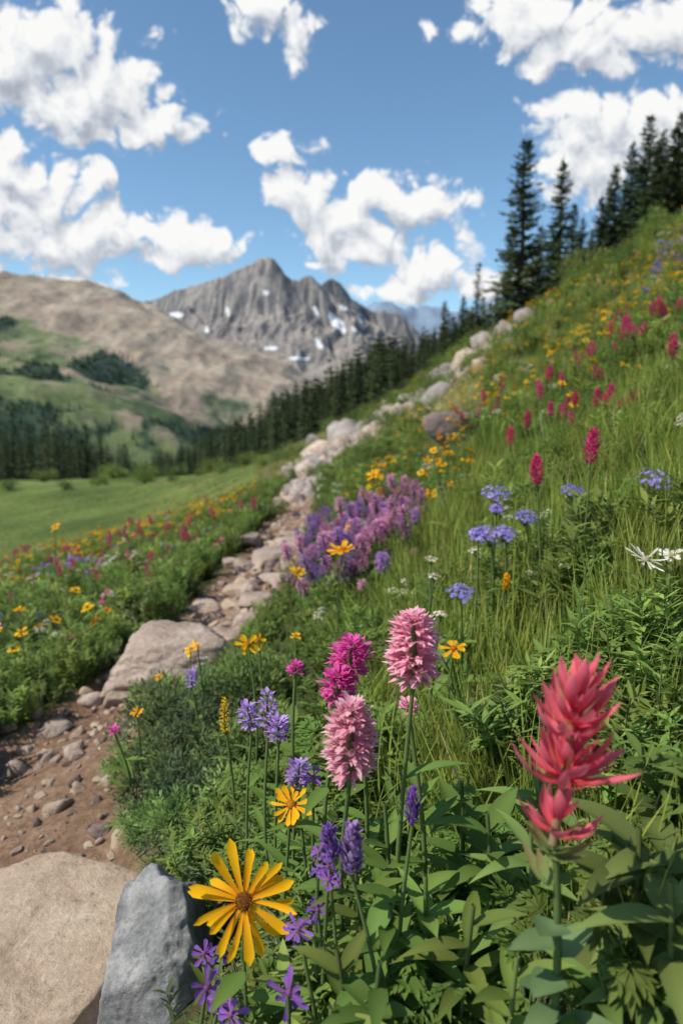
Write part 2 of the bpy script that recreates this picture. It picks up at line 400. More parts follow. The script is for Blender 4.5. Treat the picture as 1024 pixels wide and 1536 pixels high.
nz=fbm(XM/120,YM/120,5,21); nf=fbm(XM/30,YM/30,4,22); nst=fbm(XM/20,ZM/160+YM/400,4,23)
nb2=fbm(XM/400,YM/400,3,24)
tan=mixn(C(.31,.235,.165)+0*XM[...,None],C(.44,.355,.26),sstep(-.3,.4,nz)); tan=tan*(1+.35*nst[...,None])
rockc=mixn(C(.085,.075,.07)+0*XM[...,None],C(.27,.228,.195),sstep(-.32,.32,nst+.5*nz))
talus=mixn(C(.25,.205,.165)+0*XM[...,None],C(.35,.29,.235),sstep(-.3,.3,nz))
grassc=mixn(C(.055,.085,.028)+0*XM[...,None],C(.15,.18,.062),sstep(-.3,.45,nf+nb2*1.3))
forest=mixn(C(.016,.034,.02)+0*XM[...,None],C(.04,.066,.028),sstep(-.3,.3,nf))
isb=(bb>=a)
col=np.where(isb[...,None],mixn(talus,rockc,sstep(.45,.8,sl+nf*.2)),tan)
thr=np.where(isb,10+60*nz,np.clip(262-(XM+960)*.42,-30,285))
gm=sstep(-35,35,thr+nz*130+nst*30-ZM)
col=mixn(col,grassc,gm)
fm=sstep(-12,12,thr-62+nz*60+fbm(XM/130,YM/260,4,25)*240-ZM)
fm=np.maximum(fm,sstep(-.05,.15,fbm(XM/150,YM/150,4,26)+.10)*sstep(0,40,thr-50-ZM))
col=mixn(col,forest,fm)
snow=0*XM
for (u,v,y,rx,rz) in [(262,474,2900,50,15),(290,512,2750,14,62),(300,530,2700,34,11),(505,487,2950,26,46),(425,560,2400,12,40),(400,440,2900,12,10),(515,462,3000,14,18),(450,540,2500,34,7),(345,470,2900,8,24),(475,470,2950,8,26),(410,525,2600,26,7),(530,500,2900,18,12),(240,470,3000,20,8),(480,520,2700,12,26),(540,480,3000,10,16),(320,500,2800,8,20)]:
    p=site(u,v,y); q=((XM-p.x+(ZM-p.z)*.5)/rx)**2+((ZM-p.z)/rz)**2+nf*1.6
    snow=np.maximum(snow,(1-sstep(.7,1.1,q))*isb)
col=mixn(col,C(.78,.79,.82)+0*XM[...,None],snow)
haze=1-np.exp(-np.maximum(YM-300,0)/12000); col=mixn(col,C(.25,.31,.39)+0*XM[...,None],haze)  # aerial haze painted into the mountain colours, stronger with distance
mm,nt=newmat('mountain_rock'); L=nt.links.new
at=N(nt,'ShaderNodeAttribute',attribute_name='Col'); geo=N(nt,'ShaderNodeNewGeometry')
na_=noise(nt,.05,6,.7)
r=ramp(nt,[(.3,(.7,.7,.71)),(.7,(1.25,1.25,1.24))],na_)
c=mixc(nt,1.0,at.outputs['Color'],r.outputs[0],'MULTIPLY')
p=N(nt,'ShaderNodeBsdfPrincipled'); p.inputs['Roughness'].default_value=.95; p.inputs['Specular IOR Level'].default_value=.05; L(c,p.inputs['Base Color'])
b=N(nt,'ShaderNodeBump'); b.inputs['Strength'].default_value=.7; b.inputs['Distance'].default_value=6; L(na_,b.inputs['Height']); L(b.outputs[0],p.inputs['Normal'])
o=N(nt,'ShaderNodeOutputMaterial'); L(p.outputs[0],o.inputs[0])
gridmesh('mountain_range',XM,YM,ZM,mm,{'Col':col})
RC=rp([(-200,520,6500),(300,500,6500),(520,462,6300),(575,452,6200),(600,462,6200),(640,460,6300),(690,468,6300),(740,455,6300),(820,440,6300),(950,430,6300),(1200,450,6500)])
tm=np.linspace(-.8,1.0,420); ym=np.linspace(4600,7000,70); TM2,YM2=np.meshgrid(tm,ym); XM2=TM2*YM2
ZC=ridge(XM2+fbm(XM2/400,YM2/400,3,41)*120,YM2,RC,lambda d:.6*d)+(ridged(XM2/200,YM2/500,4,42)-.4)*50
ZC=np.maximum(ZC,-150)
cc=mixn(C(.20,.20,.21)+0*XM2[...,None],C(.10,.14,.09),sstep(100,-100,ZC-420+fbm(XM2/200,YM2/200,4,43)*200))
cc=mixn(cc,C(.22,.33,.48),0*XM2+.6)  # even blue haze painted into the far range's colour
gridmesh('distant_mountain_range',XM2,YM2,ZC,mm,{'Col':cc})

# ------------------------------------------------------------ rocks
import bmesh
def rockmesh(name,seed,mat,sub=4,npl=16,flat=None,noise_a=.05,p=14,extra=None):
    r=np.random.default_rng(seed); bm=bmesh.new(); bmesh.ops.create_icosphere(bm,subdivisions=sub,radius=1)
    V=np.array([v.co[:] for v in bm.verts]); V/=np.linalg.norm(V,axis=1)[:,None]
    nn=r.normal(size=(npl,3)); nn/=np.linalg.norm(nn,axis=1)[:,None]; dd=r.uniform(.68,1.0,npl)
    if flat is not None:
        nn=np.vstack([nn,[[0.03,0.05,1]]]); dd=np.append(dd,flat)
    if extra is not None:
        nn=np.array([e[:3] for e in extra],float); nn/=np.linalg.norm(nn,axis=1)[:,None]; dd=np.array([e[3] for e in extra])
    q=np.maximum(V@nn.T,0)/dd; R=(q**p).sum(1)**(-1/p); R=np.minimum(R,1.6)
    W=V*R[:,None]
    sx=seed*3.1
    nz=(fbm(W[:,0]*1.6+sx,W[:,1]*1.6+W[:,2]*1.3,4,3)+fbm(W[:,2]*2.2+sx,W[:,0]*2.1-W[:,1],4,4))*noise_a
    nz+=fbm(W[:,0]*9+sx+W[:,2]*5,W[:,1]*9+W[:,2]*6,3,6)*noise_a*.4
    W=W*(1+nz)[:,None]
    for v,w in zip(bm.verts,W): v.co=w
    me=bpy.data.meshes.new(name); bm.to_mesh(me); bm.free(); me.polygons.foreach_set('use_smooth',[True]*len(me.polygons)); me.materials.append(mat); return me
def put_rock(name,u,v,size,rot,seed,mat,sink=.3,**k):
    x,y=ground_at(u,v); me=rockmesh(name,seed,mat,**k)
    o=addobj(name,me,(x,y,Hf(x,y)+size[2]*(1-2*sink)*.5),rot,size); return o
ROCKS=[]
def rock_ang(name,u,v,wpx,hpx,rot,seed,mat,ymax=30,zf=.35,**k):
    x,y=ground_at(u,v); y=min(y,ymax); x=brg(u,v)[0]*y; w=wpx/1000*y; h=hpx/1000*y
    me=rockmesh(name,seed,mat,**k); ROCKS.append((x,y,w))
    return addobj(name,me,(x,y+w*.5,Hf(x,y+w*.5)+h*zf),rot,(w*1.1,w*.8,h*1.05))
o=put_rock('sandstone_slab',70,1420,(.180,.195,.055),-.05,5,M_SAND,sink=.1,sub=6,noise_a=.06,p=34,
   extra=[(0,0,1,.8),(.08,-.06,1,.82),(-.05,.1,1,.83),(0,0,-1,1),(1,-.35,.1,.86),(.9,.1,.5,.9),(.2,1,.12,.86),(-1,.2,0,1.2),(-.45,1,.1,1.0),(0,-1,0,1.3),(1,.6,.15,.94)])
o.location.z+=.012
o=put_rock('grey_granite_rock',250,1478,(.082,.07,.112),.25,9,M_GREY,sink=.12,sub=6,noise_a=.09,p=70,
   extra=[(1,-.1,.35,.58),(-.75,-.5,.8,.56),(-.1,-.9,.45,.64),(.35,-.7,.9,.76),(0,1,.2,.9),(0,0,-1,1),(.6,-.8,.1,.70),(-1,.3,.1,.82),(-.55,-.1,1,.76),(-.6,-.8,.1,.74),(.5,.3,1,.86),(.1,-.6,1,.80)])
rock_ang('pink_boulder',256,1010,94,58,.12,12,M_PINK,zf=.40,sub=6,noise_a=.08,p=22,
   extra=[(0,0,1,.78),(.25,-.2,1,.84),(-.4,-.1,1,.84),(0,-1,.35,.82),(.5,-1,.1,.86),(-.7,-.8,.3,.82),(1,-.2,.25,.9),(-1,0,.35,.86),(.9,.3,.7,.86),(0,1,.1,.9),(0,0,-1,.9),(-.1,-.8,-.5,.8)])
rock_ang('trailside_boulder',678,672,40,32,.1,23,M_BROWN,sub=5,ymax=9,zf=.9,p=10)
SM=[(172,1040,26,18),(80,1082,28,16),(107,1110,20,14),(306,908,27,16),(352,880,24,12),(392,895,34,12),(372,932,24,10),(405,835,42,16),(372,818,30,14),(435,812,26,10),(158,1150,14,7),(20,1252,10,6),(345,850,20,10),(415,868,24,10),(440,800,22,9),(130,1240,10,5),(30,1045,24,14),(5,1100,20,18),(165,1262,9,5),(395,915,16,7),(350,955,18,8),(60,1170,9,5),(25,1200,7,4),(335,928,14,8),(190,1090,12,7)]
random.seed(3)
for i,(u,v,w,h) in enumerate(SM):
    rock_ang('path_stone',u,v,w,h,U(0,3),40+i,random.choice([M_PINK,M_SAND,M_PINK]),sub=4,flat=.6,ymax=8,p=14)
for i,(u,v,w,h) in enumerate([(490,682,26,16),(520,662,20,12),(560,650,20,12),(612,622,16,11),(648,606,14,9),(470,668,16,10),(632,612,12,8),(700,560,13,8),(725,532,11,8),(505,650,16,10)]):
    rock_ang('scree_boulder',u,v,w,h,U(0,3),140+i,random.choice([M_SCREE,M_PINK,M_SCREE]),sub=3,ymax=26,zf=.4,p=20)
peb=[rockmesh('pebble_%d'%i,80+i,[M_PINK,M_SAND,M_BROWN,M_PINK][i%4],sub=3,npl=9,p=20) for i in range(6)]
scr=[rockmesh('scree_%d'%i,90+i,[M_SCREE,M_PINK,M_SCREE][i%3],sub=2,npl=9,p=24) for i in range(6)]
n=1000; k=rng.integers(1,9,n); f=rng.random(n)
px=PA[k,0]+(PA[k+1,0]-PA[k,0])*f; py=PA[k,1]+(PA[k+1,1]-PA[k,1])*f; w=PA[k,2]
px=px+rng.normal(0,.7,n)*w; py=py+rng.normal(0,.2,n)*w; kk=(pathd(px,py)<1.35)&(py>.3); px=px[kk];py=py[kk]
sc=np.exp(rng.normal(math.log(.004),.65,len(px)))*np.clip(py*.9,.8,3)
scatter('path_pebbles',peb,np.stack([px,py,H(px,py)],1),sc,tilt=1.0)
n=6500; k=rng.integers(8,13,n); f=rng.random(n)
px=PA[k,0]+(PA[k+1,0]-PA[k,0])*f; py=PA[k,1]+(PA[k+1,1]-PA[k,1])*f; w=PA[k,2]
px=px+rng.normal(0,.8,n)*w; py=py+rng.normal(0,1.2,n)*w
kk=(pathd(px,py)<1.5)|(rng.random(n)<.05); px=px[kk]; py=py[kk]
sc=np.exp(rng.normal(math.log(.038),.6,len(px)))*np.clip(py/12,.6,2.0)
scatter('scree_rocks',scr,np.stack([px,py,H(px,py)-sc*.1],1),sc,tilt=.6)
P=sample(.4,.0,.6,10,40); scatter('hillside_rocks',scr,P,np.exp(rng.normal(math.log(.11),.5,len(P))),tilt=.5)

# ------------------------------------------------------------ conifers
def conifer(seed,h=8.,r=1.25,dz=.15,twig=.12,sparse=0,wm=1.):
    random.seed(seed); mb=MB()
    mb.tube([Vector((U(-.02,.02)*i,U(-.02,.02)*i,h*i/6)) for i in range(7)],[.13*(1-i/6.2)+.01 for i in range(7)],(.07,.05,.04),7)
    z=.3
    while z<h*.985:
        t=z/h; nb=random.choice([6,7,8]) if t<.9 else 5; lay=U(.7,1.12)
        for k in range(nb):
            if random.random()<sparse: continue
            a=U(0,6.283); L=(r*(1-t)**.8*U(.5,1.18)*lay+.1)*(1 if t>.1 else .8); d=Vector((math.cos(a),math.sin(a),U(-.28,.0)+.45*t))
            d.normalize(); side=d.cross(Zv).normalized(); base=Vector((0,0,z+U(-.06,.06)))
            ns=max(2,int(L/twig)); cbase=lc((.03,.052,.024),(.07,.105,.045),random.random())
            mb.ribbon([base,base+d*L*.5-Zv*.02*L,base+d*L+Zv*.08*L],[.02,.014,.004],side,[(.05,.04,.03)]*3)
            for s in range(ns+1):
                q=(s+.5)/(ns+.6); p=base+d*L*q+Zv*(.08*L*q*q)
                tl=.34*(1-.5*q)*U(.7,1.2)*(.6+.4*(1-t))
                for sg in (-1,1):
                    dd=d*.75+side*sg*U(.5,.95)-Zv*U(.15,.7)
                    dd.normalize(); sd=dd.cross(Zv+side*U(-.9,.9)).normalized(); c=jc(lc(cbase,(.10,.145,.06),q*.5),.2)
                    w=U(.035,.065)*wm
                    mb.ribbon([p,p+dd*tl*.55,p+dd*tl-Zv*.05*tl],[w*.6,w,.006],sd,[c,c,c])
            c=jc((.07,.11,.045)); mb.ribbon([base+d*L*.8+Zv*.05*L,base+d*(L+.14)+Zv*.1*L],[.05,.006],side,[c,c])
        z+=dz*U(.75,1.2)
    mb.ribbon([Vector((0,0,h*.97)),Vector((0,0,h*1.04))],[.03,.004],Vector((1,0,0)),[(.05,.08,.03)]*2)
    return mb.mesh('spruce_%d'%seed,M_NEEDLE)
CON=[conifer(1,8,1.6,.16,sparse=.05),conifer(2,8,1.4,.17,sparse=.08),conifer(3,8,1.8,.18,sparse=.12),conifer(4,8,.95,.2,sparse=.35)]
LOW=[conifer(11,8,1.6,.42,twig=.4,wm=1.9),conifer(12,8,1.35,.42,twig=.4,wm=1.9),conifer(13,8,1.8,.5,twig=.45,wm=1.9)]
random.seed(5)
TR=[(790,196,30,0),(768,330,36,0),(812,330,35,2),(845,230,33,1),(862,300,35,0),(875,320,37,2),(835,350,37,0),(718,386,45,3),(695,438,50,1),(667,446,52,1),(902,290,38,0),(925,238,38,1),(950,205,40,1),(976,163,38,0),(996,186,42,1),(1015,178,36,2),(1040,150,38,0),(1066,180,38,1),(905,330,42,1),(888,340,41,2),(745,425,46,1),(652,492,55,1),(1090,120,42,0),(938,262,42,0),(962,240,43,0),(760,400,42,1),(830,330,42,0),(985,230,44,0),(1008,235,44,2),(1140,110,44,0),(680,470,58,0),(708,455,56,1),(725,440,56,0),(915,270,43,2),(990,200,37,1),(1024,160,41,0),(1055,170,44,2),(870,350,44,0),(780,400,44,0),(800,380,40,2),(735,450,50,0)]
for u,v,y,k in TR:
    p=site(u,v,y); g=Hf(p.x,p.y); h=p.z-g+.2
    addobj('spruce_tree',CON[k],(p.x,p.y,g-.2),U(0,6.28),(h/8*1.05,h/8*1.05,h/8.3))
def forest_pts(n,fun):
    P=[];s=[]
    for i in range(n):
        x,y,h=fun(); P.append((x,y,0)); s.append(h/8)
    P=np.array(P); P[:,2]=H(P[:,0],P[:,1])-.1; return P,np.array(s)
TOPU=[150,210,300,360,430,500,550,600,650,700]; TOPV=[695,684,650,620,580,546,512,500,490,460]
def band():
    k=random.random(); yc=math.exp(np.interp(k,[0,.35,.7,1],[math.log(170),math.log(105),math.log(72),math.log(50)]))
    y=yc*U(.85,1.35); t=-.32+.52*k+U(-.015,.015)
    u=512+t*1024; vt=np.interp(u,TOPU,TOPV)+abs(random.gauss(0,20)); x=t*y
    ztop=site(u,vt,y).z; h=ztop-Hf(x,y); return x,y,min(max(h,1.5),12)*U(.75,1.08)
P1,s1=forest_pts(1000,band)
def grove():
    t=U(-.85,-.305); y=U(80,130); return t*y,y,U(4.4,8)*(1-.35*max(0,(t+.40)/.1) if t>-.4 else 1)
P2,s2=forest_pts(480,grove)
scatter('distant_spruce_forest',LOW,np.vstack([P1,P2]),np.concatenate([s1,s2]),tilt=.02)
def tiny(seed):
    random.seed(seed); mb=MB()
    for i in range(7):
        z=1+i*1.3; R=2.4*(1-i/7.5)
        for k in range(7):
            a=k*.9+i+U(-.2,.2); d=Vector((math.cos(a),math.sin(a),-.35)); c=jc((.026,.055,.025),.25)
            mb.ribbon([Vector((0,0,z+1.6)),Vector((0,0,z+.9))+d*R*.6,Vector((0,0,z+.3))+d*R],[.1,R*.36,.05],d.cross(Zv).normalized(),[c]*3)
    return mb.mesh('far_spruce_%d'%seed,M_NEEDLE)
TIN=[tiny(1),tiny(2)]
n=70000; ii=rng.integers(0,XM.size,n); ff=fm.ravel()[ii]; xx=XM.ravel()[ii]; y_=YM.ravel()[ii]
kk=(ff>.5)&(y_>480)&(y_<2100)&(np.abs(xx/y_)<.75); xx=xx[kk]+rng.normal(0,6,kk.sum()); y_=y_[kk]+rng.normal(0,8,kk.sum())
zz=mtn(xx,y_)[3]
scatter('valley_forest',TIN,np.stack([xx,y_,zz-1],1),rng.uniform(.7,1.2,len(xx)),tilt=.02)

# ------------------------------------------------------------ plant prototypes
def grass(seed,n=46,h=.22,sp=.055,cA=(.12,.195,.035),cB=(.31,.39,.08),w=.0032,dry=.08):
    random.seed(seed); mb=MB()
    for i in range(n):
        a=U(0,6.283); r=sp*math.sqrt(random.random()); b=Vector((r*math.cos(a),r*math.sin(a),-.01))
        d=Vector((math.cos(a)*U(.0,.65)+U(-.35,.35),math.sin(a)*U(0,.65)+U(-.35,.35),1)); up=-Vector((d.x,d.y,0)).normalized()
        c=lc(cA,cB,random.random()*.8); c1=lc(c,cB,.6)
        if random.random()<dry: c=c1=jc((.42,.36,.18))
        leaf(mb,b,d,-up,h*U(.4,1.15),w*U(.6,1.3)*2,U(.02,.75),'blade',c,c1,5,0)
    return mb.mesh('grass_%d'%seed,M_LEAF)
GR=[grass(i,h=.19+.02*i) for i in range(4)]
GRF=[grass(20+i,n=36,h=.15,sp=.12,w=.005,cA=(.17,.21,.055),cB=(.37,.38,.13),dry=.3) for i in range(3)]
def herb(seed,h=.17,ns=9,cA=(.08,.14,.035),cB=(.20,.295,.07),ll=.026,lw=.006):
    random.seed(seed); mb=MB()
    for s in range(ns):
        b=Vector((U(-.03,.03),U(-.03,.03),-.01)); e=b+Vector((U(-.07,.07),U(-.07,.07),h*U(.6,1.1)))
        pts=stem(mb,b,e,.0014,.0008,STEM,.08,6,4); m=13; cc=lc(cA,cB,random.random())
        for k in range(m):
            t=.12+.88*k/(m-1); i=t*6; p=pts[int(min(i,5))].lerp(pts[min(int(i)+1,6)],min(1,i-int(min(i,5))))
            a=k*2.4+s
            for q in range(3):
                d=Vector((math.cos(a+q*2.1+U(-.3,.3)),math.sin(a+q*2.1+U(-.3,.3)),U(.2,1.0)))
                leaf(mb,p,d,Zv,ll*U(.7,1.3),lw*U(.8,1.3),U(0,.4),'lance',jc(cc,.15),jc(lc(cc,cB,.4),.1),3,.25)
    return mb.mesh('herb_%d'%seed,M_LEAF)
HE=[herb(30),herb(31,.2,10),herb(32,.15,9,(.10,.15,.06),(.22,.275,.12),.02,.005),herb(33,.19,8,(.11,.19,.04),(.25,.36,.09),.034,.009),herb(34,.16,7,(.10,.165,.04),(.22,.32,.08),.045,.012)]
def shrub(seed,R=.09,n=900,ll=.013,lw=.007,cA=(.075,.125,.05),cB=(.20,.275,.12)):
    random.seed(seed); mb=MB()
    nb=26; cl=[]
    for i in range(nb):
        d=Vector((random.gauss(0,1),random.gauss(0,1),abs(random.gauss(0,.9))+.15)).normalized(); e=Vector((d.x*R,d.y*R,d.z*R*1.05))*U(.55,1.15)
        mb.tube([Vector((0,0,-.01)),e*.5+Zv*.1*R,e],[R*.02,R*.014,R*.008],(.10,.08,.05),4); cl.append((e,lc(cA,cB,random.random())))
    for i in range(n):
        e,c=random.choice(cl); o=Vector((random.gauss(0,1),random.gauss(0,1),random.gauss(0,1)))*(R*.14); p=e+o
        d=(o.normalized()+e.normalized()*.6+Zv*.4)
        leaf(mb,p,d,Zv+Vector((U(-.5,.5),U(-.5,.5),0)),ll*U(.7,1.3),lw,U(0,.3),'ovate',jc(c,.2),jc(lc(c,cB,.5),.15),2,.25)
    return mb.mesh('shrub_%d'%seed,M_LEAF)
SH=[shrub(40,n=1200),shrub(41,n=1200,cA=(.07,.115,.055),cB=(.17,.235,.12)),shrub(42,n=1000,ll=.018,lw=.008,cA=(.09,.155,.045),cB=(.21,.32,.10))]
SHB=[shrub(50,.5,2400,.055,.03,(.08,.135,.035),(.21,.29,.08)),shrub(51,.5,2400,.05,.028,(.07,.12,.04),(.17,.24,.07))]
def broad(seed,n=13,L=.085,W=.017,c=(.125,.205,.05)):
    random.seed(seed); mb=MB()
    hgt=L*1.3; pts=stem(mb,Vector((0,0,-.01)),Vector((U(-.02,.02),U(-.02,.02),hgt)),.0025,.0015,STEM)
    for k in range(n):
        t=k/n; p=pts[int(t*7)]; a=k*2.4; d=Vector((math.cos(a),math.sin(a),.35+t*1.1)); q=jc(c,.25)
        leaf(mb,p,d,Zv,L*U(.6,1.1)*(1-.3*t),W*U(.7,1.15),U(.15,.8),'lance',q,lc(q,LGREEN,.4),8,.4,U(-.2,.2))
    return mb.mesh('broadleaf_%d'%seed,M_LEAF)
def lobed(seed,n=12,L=.042,c=(.125,.21,.05)):
    # palmately lobed leaves on petioles
    random.seed(seed); mb=MB()
    for k in range(n):
        a=k*2.4+U(-.3,.3); o=Vector((math.cos(a),math.sin(a),0)); e=o*L*U(.4,1.8)+Zv*L*U(1.0,3.2)
        mb.tube([Vector((0,0,-.01)),e*.5+Zv*.2*L,e],[.0013,.001,.0008],STEM,4)
        ax=(o+Zv*U(-.2,.7)).normalized(); up=(Zv-o*U(-.2,.7)).normalized(); sd=ax.cross(up).normalized(); q=jc(c,.22)
        for j in range(-3,4):
            d=ax*math.cos(j*.55)+sd*math.sin(j*.55)+up*U(-.1,.15)
            l=L*U(.7,.95)*(1-.08*abs(j)); leaf(mb,e,d,up,l,L*.2,U(.05,.4),'bract',q,lc(q,LGREEN,.4),5,.4)
            for g in (-1,1):
                d2=d+sd*g*.5*math.cos(j*.55)-ax*g*.5*math.sin(j*.55)
                leaf(mb,e+d*l*.45,d2,up,l*.38,L*.10,.2,'bract',q,lc(q,LGREEN,.4),3,.3)
    return mb.mesh('lobed_%d'%seed,M_LEAF)
BR=[broad(60),broad(61,12,.10,.020),lobed(62,14,.045),lobed(63),lobed(64,14,.034),lobed(65,10,.05),lobed(66,12,.04,(.145,.235,.06))]
YEL=(.88,.54,.01); YO=(.86,.38,.01); PNK=(.76,.26,.40); MAG=(.64,.04,.18); VIO=(.28,.13,.52); BLU=(.24,.19,.60); WHT=(.76,.74,.64); RED=(.76,.05,.12)
def proto_fl(kind,seed):
    random.seed(seed); mb=MB()
    for s in range(3 if kind in('yel','pin','whi','blu','org') else 2):
        b=Vector((U(-.03,.03),U(-.03,.03),-.01)); e=b+Vector((U(-.05,.05),U(-.05,.05),U(.15,.25))); pts=stem(mb,b,e,.0015,.001,STEM,.06,6,4)
        stem_leaves(mb,pts,6,.05,.008)
        nr=Vector((U(-.4,.4),U(-.7,.1),U(.6,1)))
        if kind=='yel': daisy(mb,e,nr,.017,10,.009,YEL,(.88,.48,.01),.005,(.35,.16,.02))
        if kind=='org': daisy(mb,e,nr,.016,7,.011,(.86,.42,.01),YO,.005,(.5,.16,.02))
        if kind=='pin': daisy(mb,e,nr,.014,8,.009,(.72,.09,.30),PNK,.004,(.6,.4,.1))
        if kind=='whi': umbel(mb,e,nr,.018,20,.0045,WHT,(.66,.66,.46))
        if kind=='blu': umbel(mb,e,nr,.02,26,.006,BLU,(.38,.29,.68))
        if kind=='mag': spike(mb,e-Zv*.01,Zv,.05,.024,50,.008,MAG,(.77,.12,.30),.5)
        if kind=='lup': spike(mb,e-Zv*.03,Zv+Vector((U(-.5,.5),U(-.5,.5),0)),.065,.036,60,.009,VIO,(.60,.32,.58),.5,.3)
        if kind=='lpk': spike(mb,e-Zv*.03,Zv+Vector((U(-.5,.5),U(-.5,.5),0)),.055,.040,60,.009,(.58,.20,.44),(.78,.48,.60),.5,.3)
    return mb.mesh('wildflower_%s_%d'%(kind,seed),M_PETAL)
FL={k:[proto_fl(k,100+i) for i in range(2)] for k in('yel','org','pin','whi','blu','mag','lup','lpk')}

# ------------------------------------------------------------ planting
def side(x,y): return x-pathx(y)
def onright(x,y): return (x/y+fbm(x*4,y*4,2,51)*.16>.06)&(side(x,y)>.25)
def herbz(x,y): return ~onright(x,y)
slabx,slaby=ground_at(70,1420); grx,gry=ground_at(250,1478)
tbx=brg(678,672)[0]
def clear(x,y):
    k=((np.hypot((x-slabx)/.21,(y-slaby)/.23)>1)&(np.hypot((x-grx)/.085,(y-gry)/.085)>1)&(side(x,y)>-.1)&((x/y>-.22)|(y>.72)))|(y>1.1)
    for rx,ry,rw in ROCKS:
        k&=~((np.abs(x-rx)<rw*1.0)&(y>ry-rw*.9)&(y<ry+rw*1.2))
    return k
def lupz(x,y): return (x/y>-.06)&(x/y<.135)&(y>2.2)&(y<4.4)
def notb(x,y): return ~((np.abs(x/y-tbx)<.05)&(y>4.0)&(y<9.5))
def scales(n,a,b): return rng.uniform(a,b,n)
def lowf(P):
    x,y=P[:,0],P[:,1]; t=x/y
    m=sstep(-.5,-.42,t)*(1-sstep(-.06,.02,t))*sstep(.8,1.1,y)*(1-sstep(5.5,8,y))*(side(x,y)>0)
    return 1-.5*m
def thin(x,y): return (y>.74)|(x/y>.38)|(fbm(x*9,y*9,2,55)>.02)
PA1=sample(600,-.1,.95,.42,2.6,lambda x,y:onright(x,y)&clear(x,y)&thin(x,y)); PB1=sample(95,-.05,.95,2.6,8,lambda x,y:onright(x,y)&~lupz(x,y)&notb(x,y))
P=np.vstack([PA1,PB1]); scatter('meadow_grass',GR,P,np.concatenate([scales(len(PA1),.4,.95)*np.clip(.5+.4*PA1[:,1],.6,1),scales(len(PB1),.5,.95)]),tilt=.2)
PC=sample(20,-.12,.95,8,34,lambda x,y:(x>-.15*y)&notb(x,y)); PD=sample(2.2,-.15,.95,34,62)
PE=sample(4,-.95,-.1,9,45)
P=np.vstack([PC,PD,PE]); scatter('hillside_grass',GRF,P,np.concatenate([scales(len(PC),.6,1.2),scales(len(PD),1.3,2.0),scales(len(PE),.5,.9)]),tilt=.15)
H1=sample(480,-.9,.6,.45,2.6,lambda x,y:(herbz(x,y)|(fbm(x*3,y*3,2,61)>.12))&clear(x,y)); H2=sample(95,-.95,.8,2.6,9.5,lambda x,y:(herbz(x,y)|(fbm(x*1.3,y*1.3,3,62)>-.02))&clear(x,y)&notb(x,y))
H3=sample(6,.0,.8,9.5,30,lambda x,y:fbm(x*.5,y*.5,3,63)>-.05)
P=np.vstack([H1,H2,H3]); scatter('leafy_herbs',HE,P,np.concatenate([scales(len(H1),.5,.95),scales(len(H2),.7,1.3),scales(len(H3),1.2,2.2)])*lowf(P),tilt=.15)
B1=sample(330,-.12,.5,.42,1.1,lambda x,y:((x/y<.36)|(fbm(x*5,y*5,2,57)>0))&((y<.85)|(x/y<.1))&clear(x,y)); B2=sample(45,-.1,.8,1.1,3.2,lambda x,y:onright(x,y)); P=np.vstack([B1,B2])
scatter('broadleaf_plants',BR,P,np.concatenate([scales(len(B1),.5,1.0),scales(len(B2),.6,1.1)]),tilt=.2)
pts=[];sc=[]
random.seed(9)
for (u,v,s) in [(235,1150,1.0),(290,1110,1.0),(215,1200,.8),(270,1190,.9),(330,1060,.8),(225,1310,.55),(240,1090,.9),(285,1050,.9),(310,1150,.9),(250,1240,.8),(195,1135,.8),(340,1030,.8),(380,1040,.8),(205,1230,.6),(230,1270,.6),(205,1090,.7),(230,1050,.7),(300,1260,.7),(340,1200,.8),(370,1120,.8)]:
    x,y=ground_at(u,v+25); x+=.02; pts.append((x,y,Hf(x,y))); sc.append(s*U(.8,1.1)*y)
scatter('pathside_shrub',SH,np.array(pts),np.array(sc)*.85,tilt=.1)
pts=[];sc=[]
for (u,v,s) in [(385,775,.5),(360,790,.4),(410,765,.4),(330,800,.4),(280,815,.4),(555,705,.7),(580,700,.6),(540,712,.5),(470,715,.5),(455,700,.6),(420,690,1.2),(450,680,1.1),(400,695,1.2),(370,690,1.2),(330,705,1.2),(500,640,1.3),(530,628,1.3),(570,640,1.0),(700,505,1.8),(720,495,1.8),(690,520,1.6),(665,540,1.5),(880,420,1.8),(905,412,1.8),(925,405,1.6),(950,400,1.4),(870,430,1.4),(1000,350,1.6),(640,560,1.4),(620,575,1.3),(590,595,1.2),(560,615,1.2),(300,700,1),(260,705,1),(590,635,.9),(655,590,1.1),(660,580,1.0),(740,540,1.2),(760,520,1.2),(710,548,1.1)]:
    x,y=ground_at(u,v+6); y=min(y,40); x=brg(u,v)[0]*y; pts.append((x,y,Hf(x,y)-.05*s)); sc.append(s*U(.8,1.1)*.8)
PM=sample(.016,-.9,-.15,24,85); pts=np.vstack([np.array(pts),PM]); sc=np.concatenate([sc,scales(len(PM),1.0,2.6)])
scatter('hillside_shrubs',SHB,pts,sc,tilt=.05)
def fm_(name,kinds,dens,t0,t1,y0,y1,s0,s1,mask=None,clump=None,seed=0):
    protos=sum([FL[k] for k in kinds],[])
    def mk(x,y):
        m=np.ones_like(x,bool) if mask is None else mask(x,y)
        if clump: m&=fbm(x*clump,y*clump,2,seed)>.0
        return m
    P=sample(dens,t0,t1,y0,y1,mk); scatter(name,protos,P,scales(len(P),s0,s1),tilt=.2)
fm_('yellow_wildflowers',['yel','yel','org'],30,-.62,-.12,1.4,9.5,.9,1.5,lambda x,y:side(x,y)<-.2,.7,71)
fm_('pink_wildflowers',['pin','mag'],13,-.62,-.1,1.7,9,.8,1.4,lambda x,y:side(x,y)<-.2,.8,72)
fm_('white_wildflowers',['whi'],12,-.6,.1,1.6,8,.6,1.2,None,1,73)
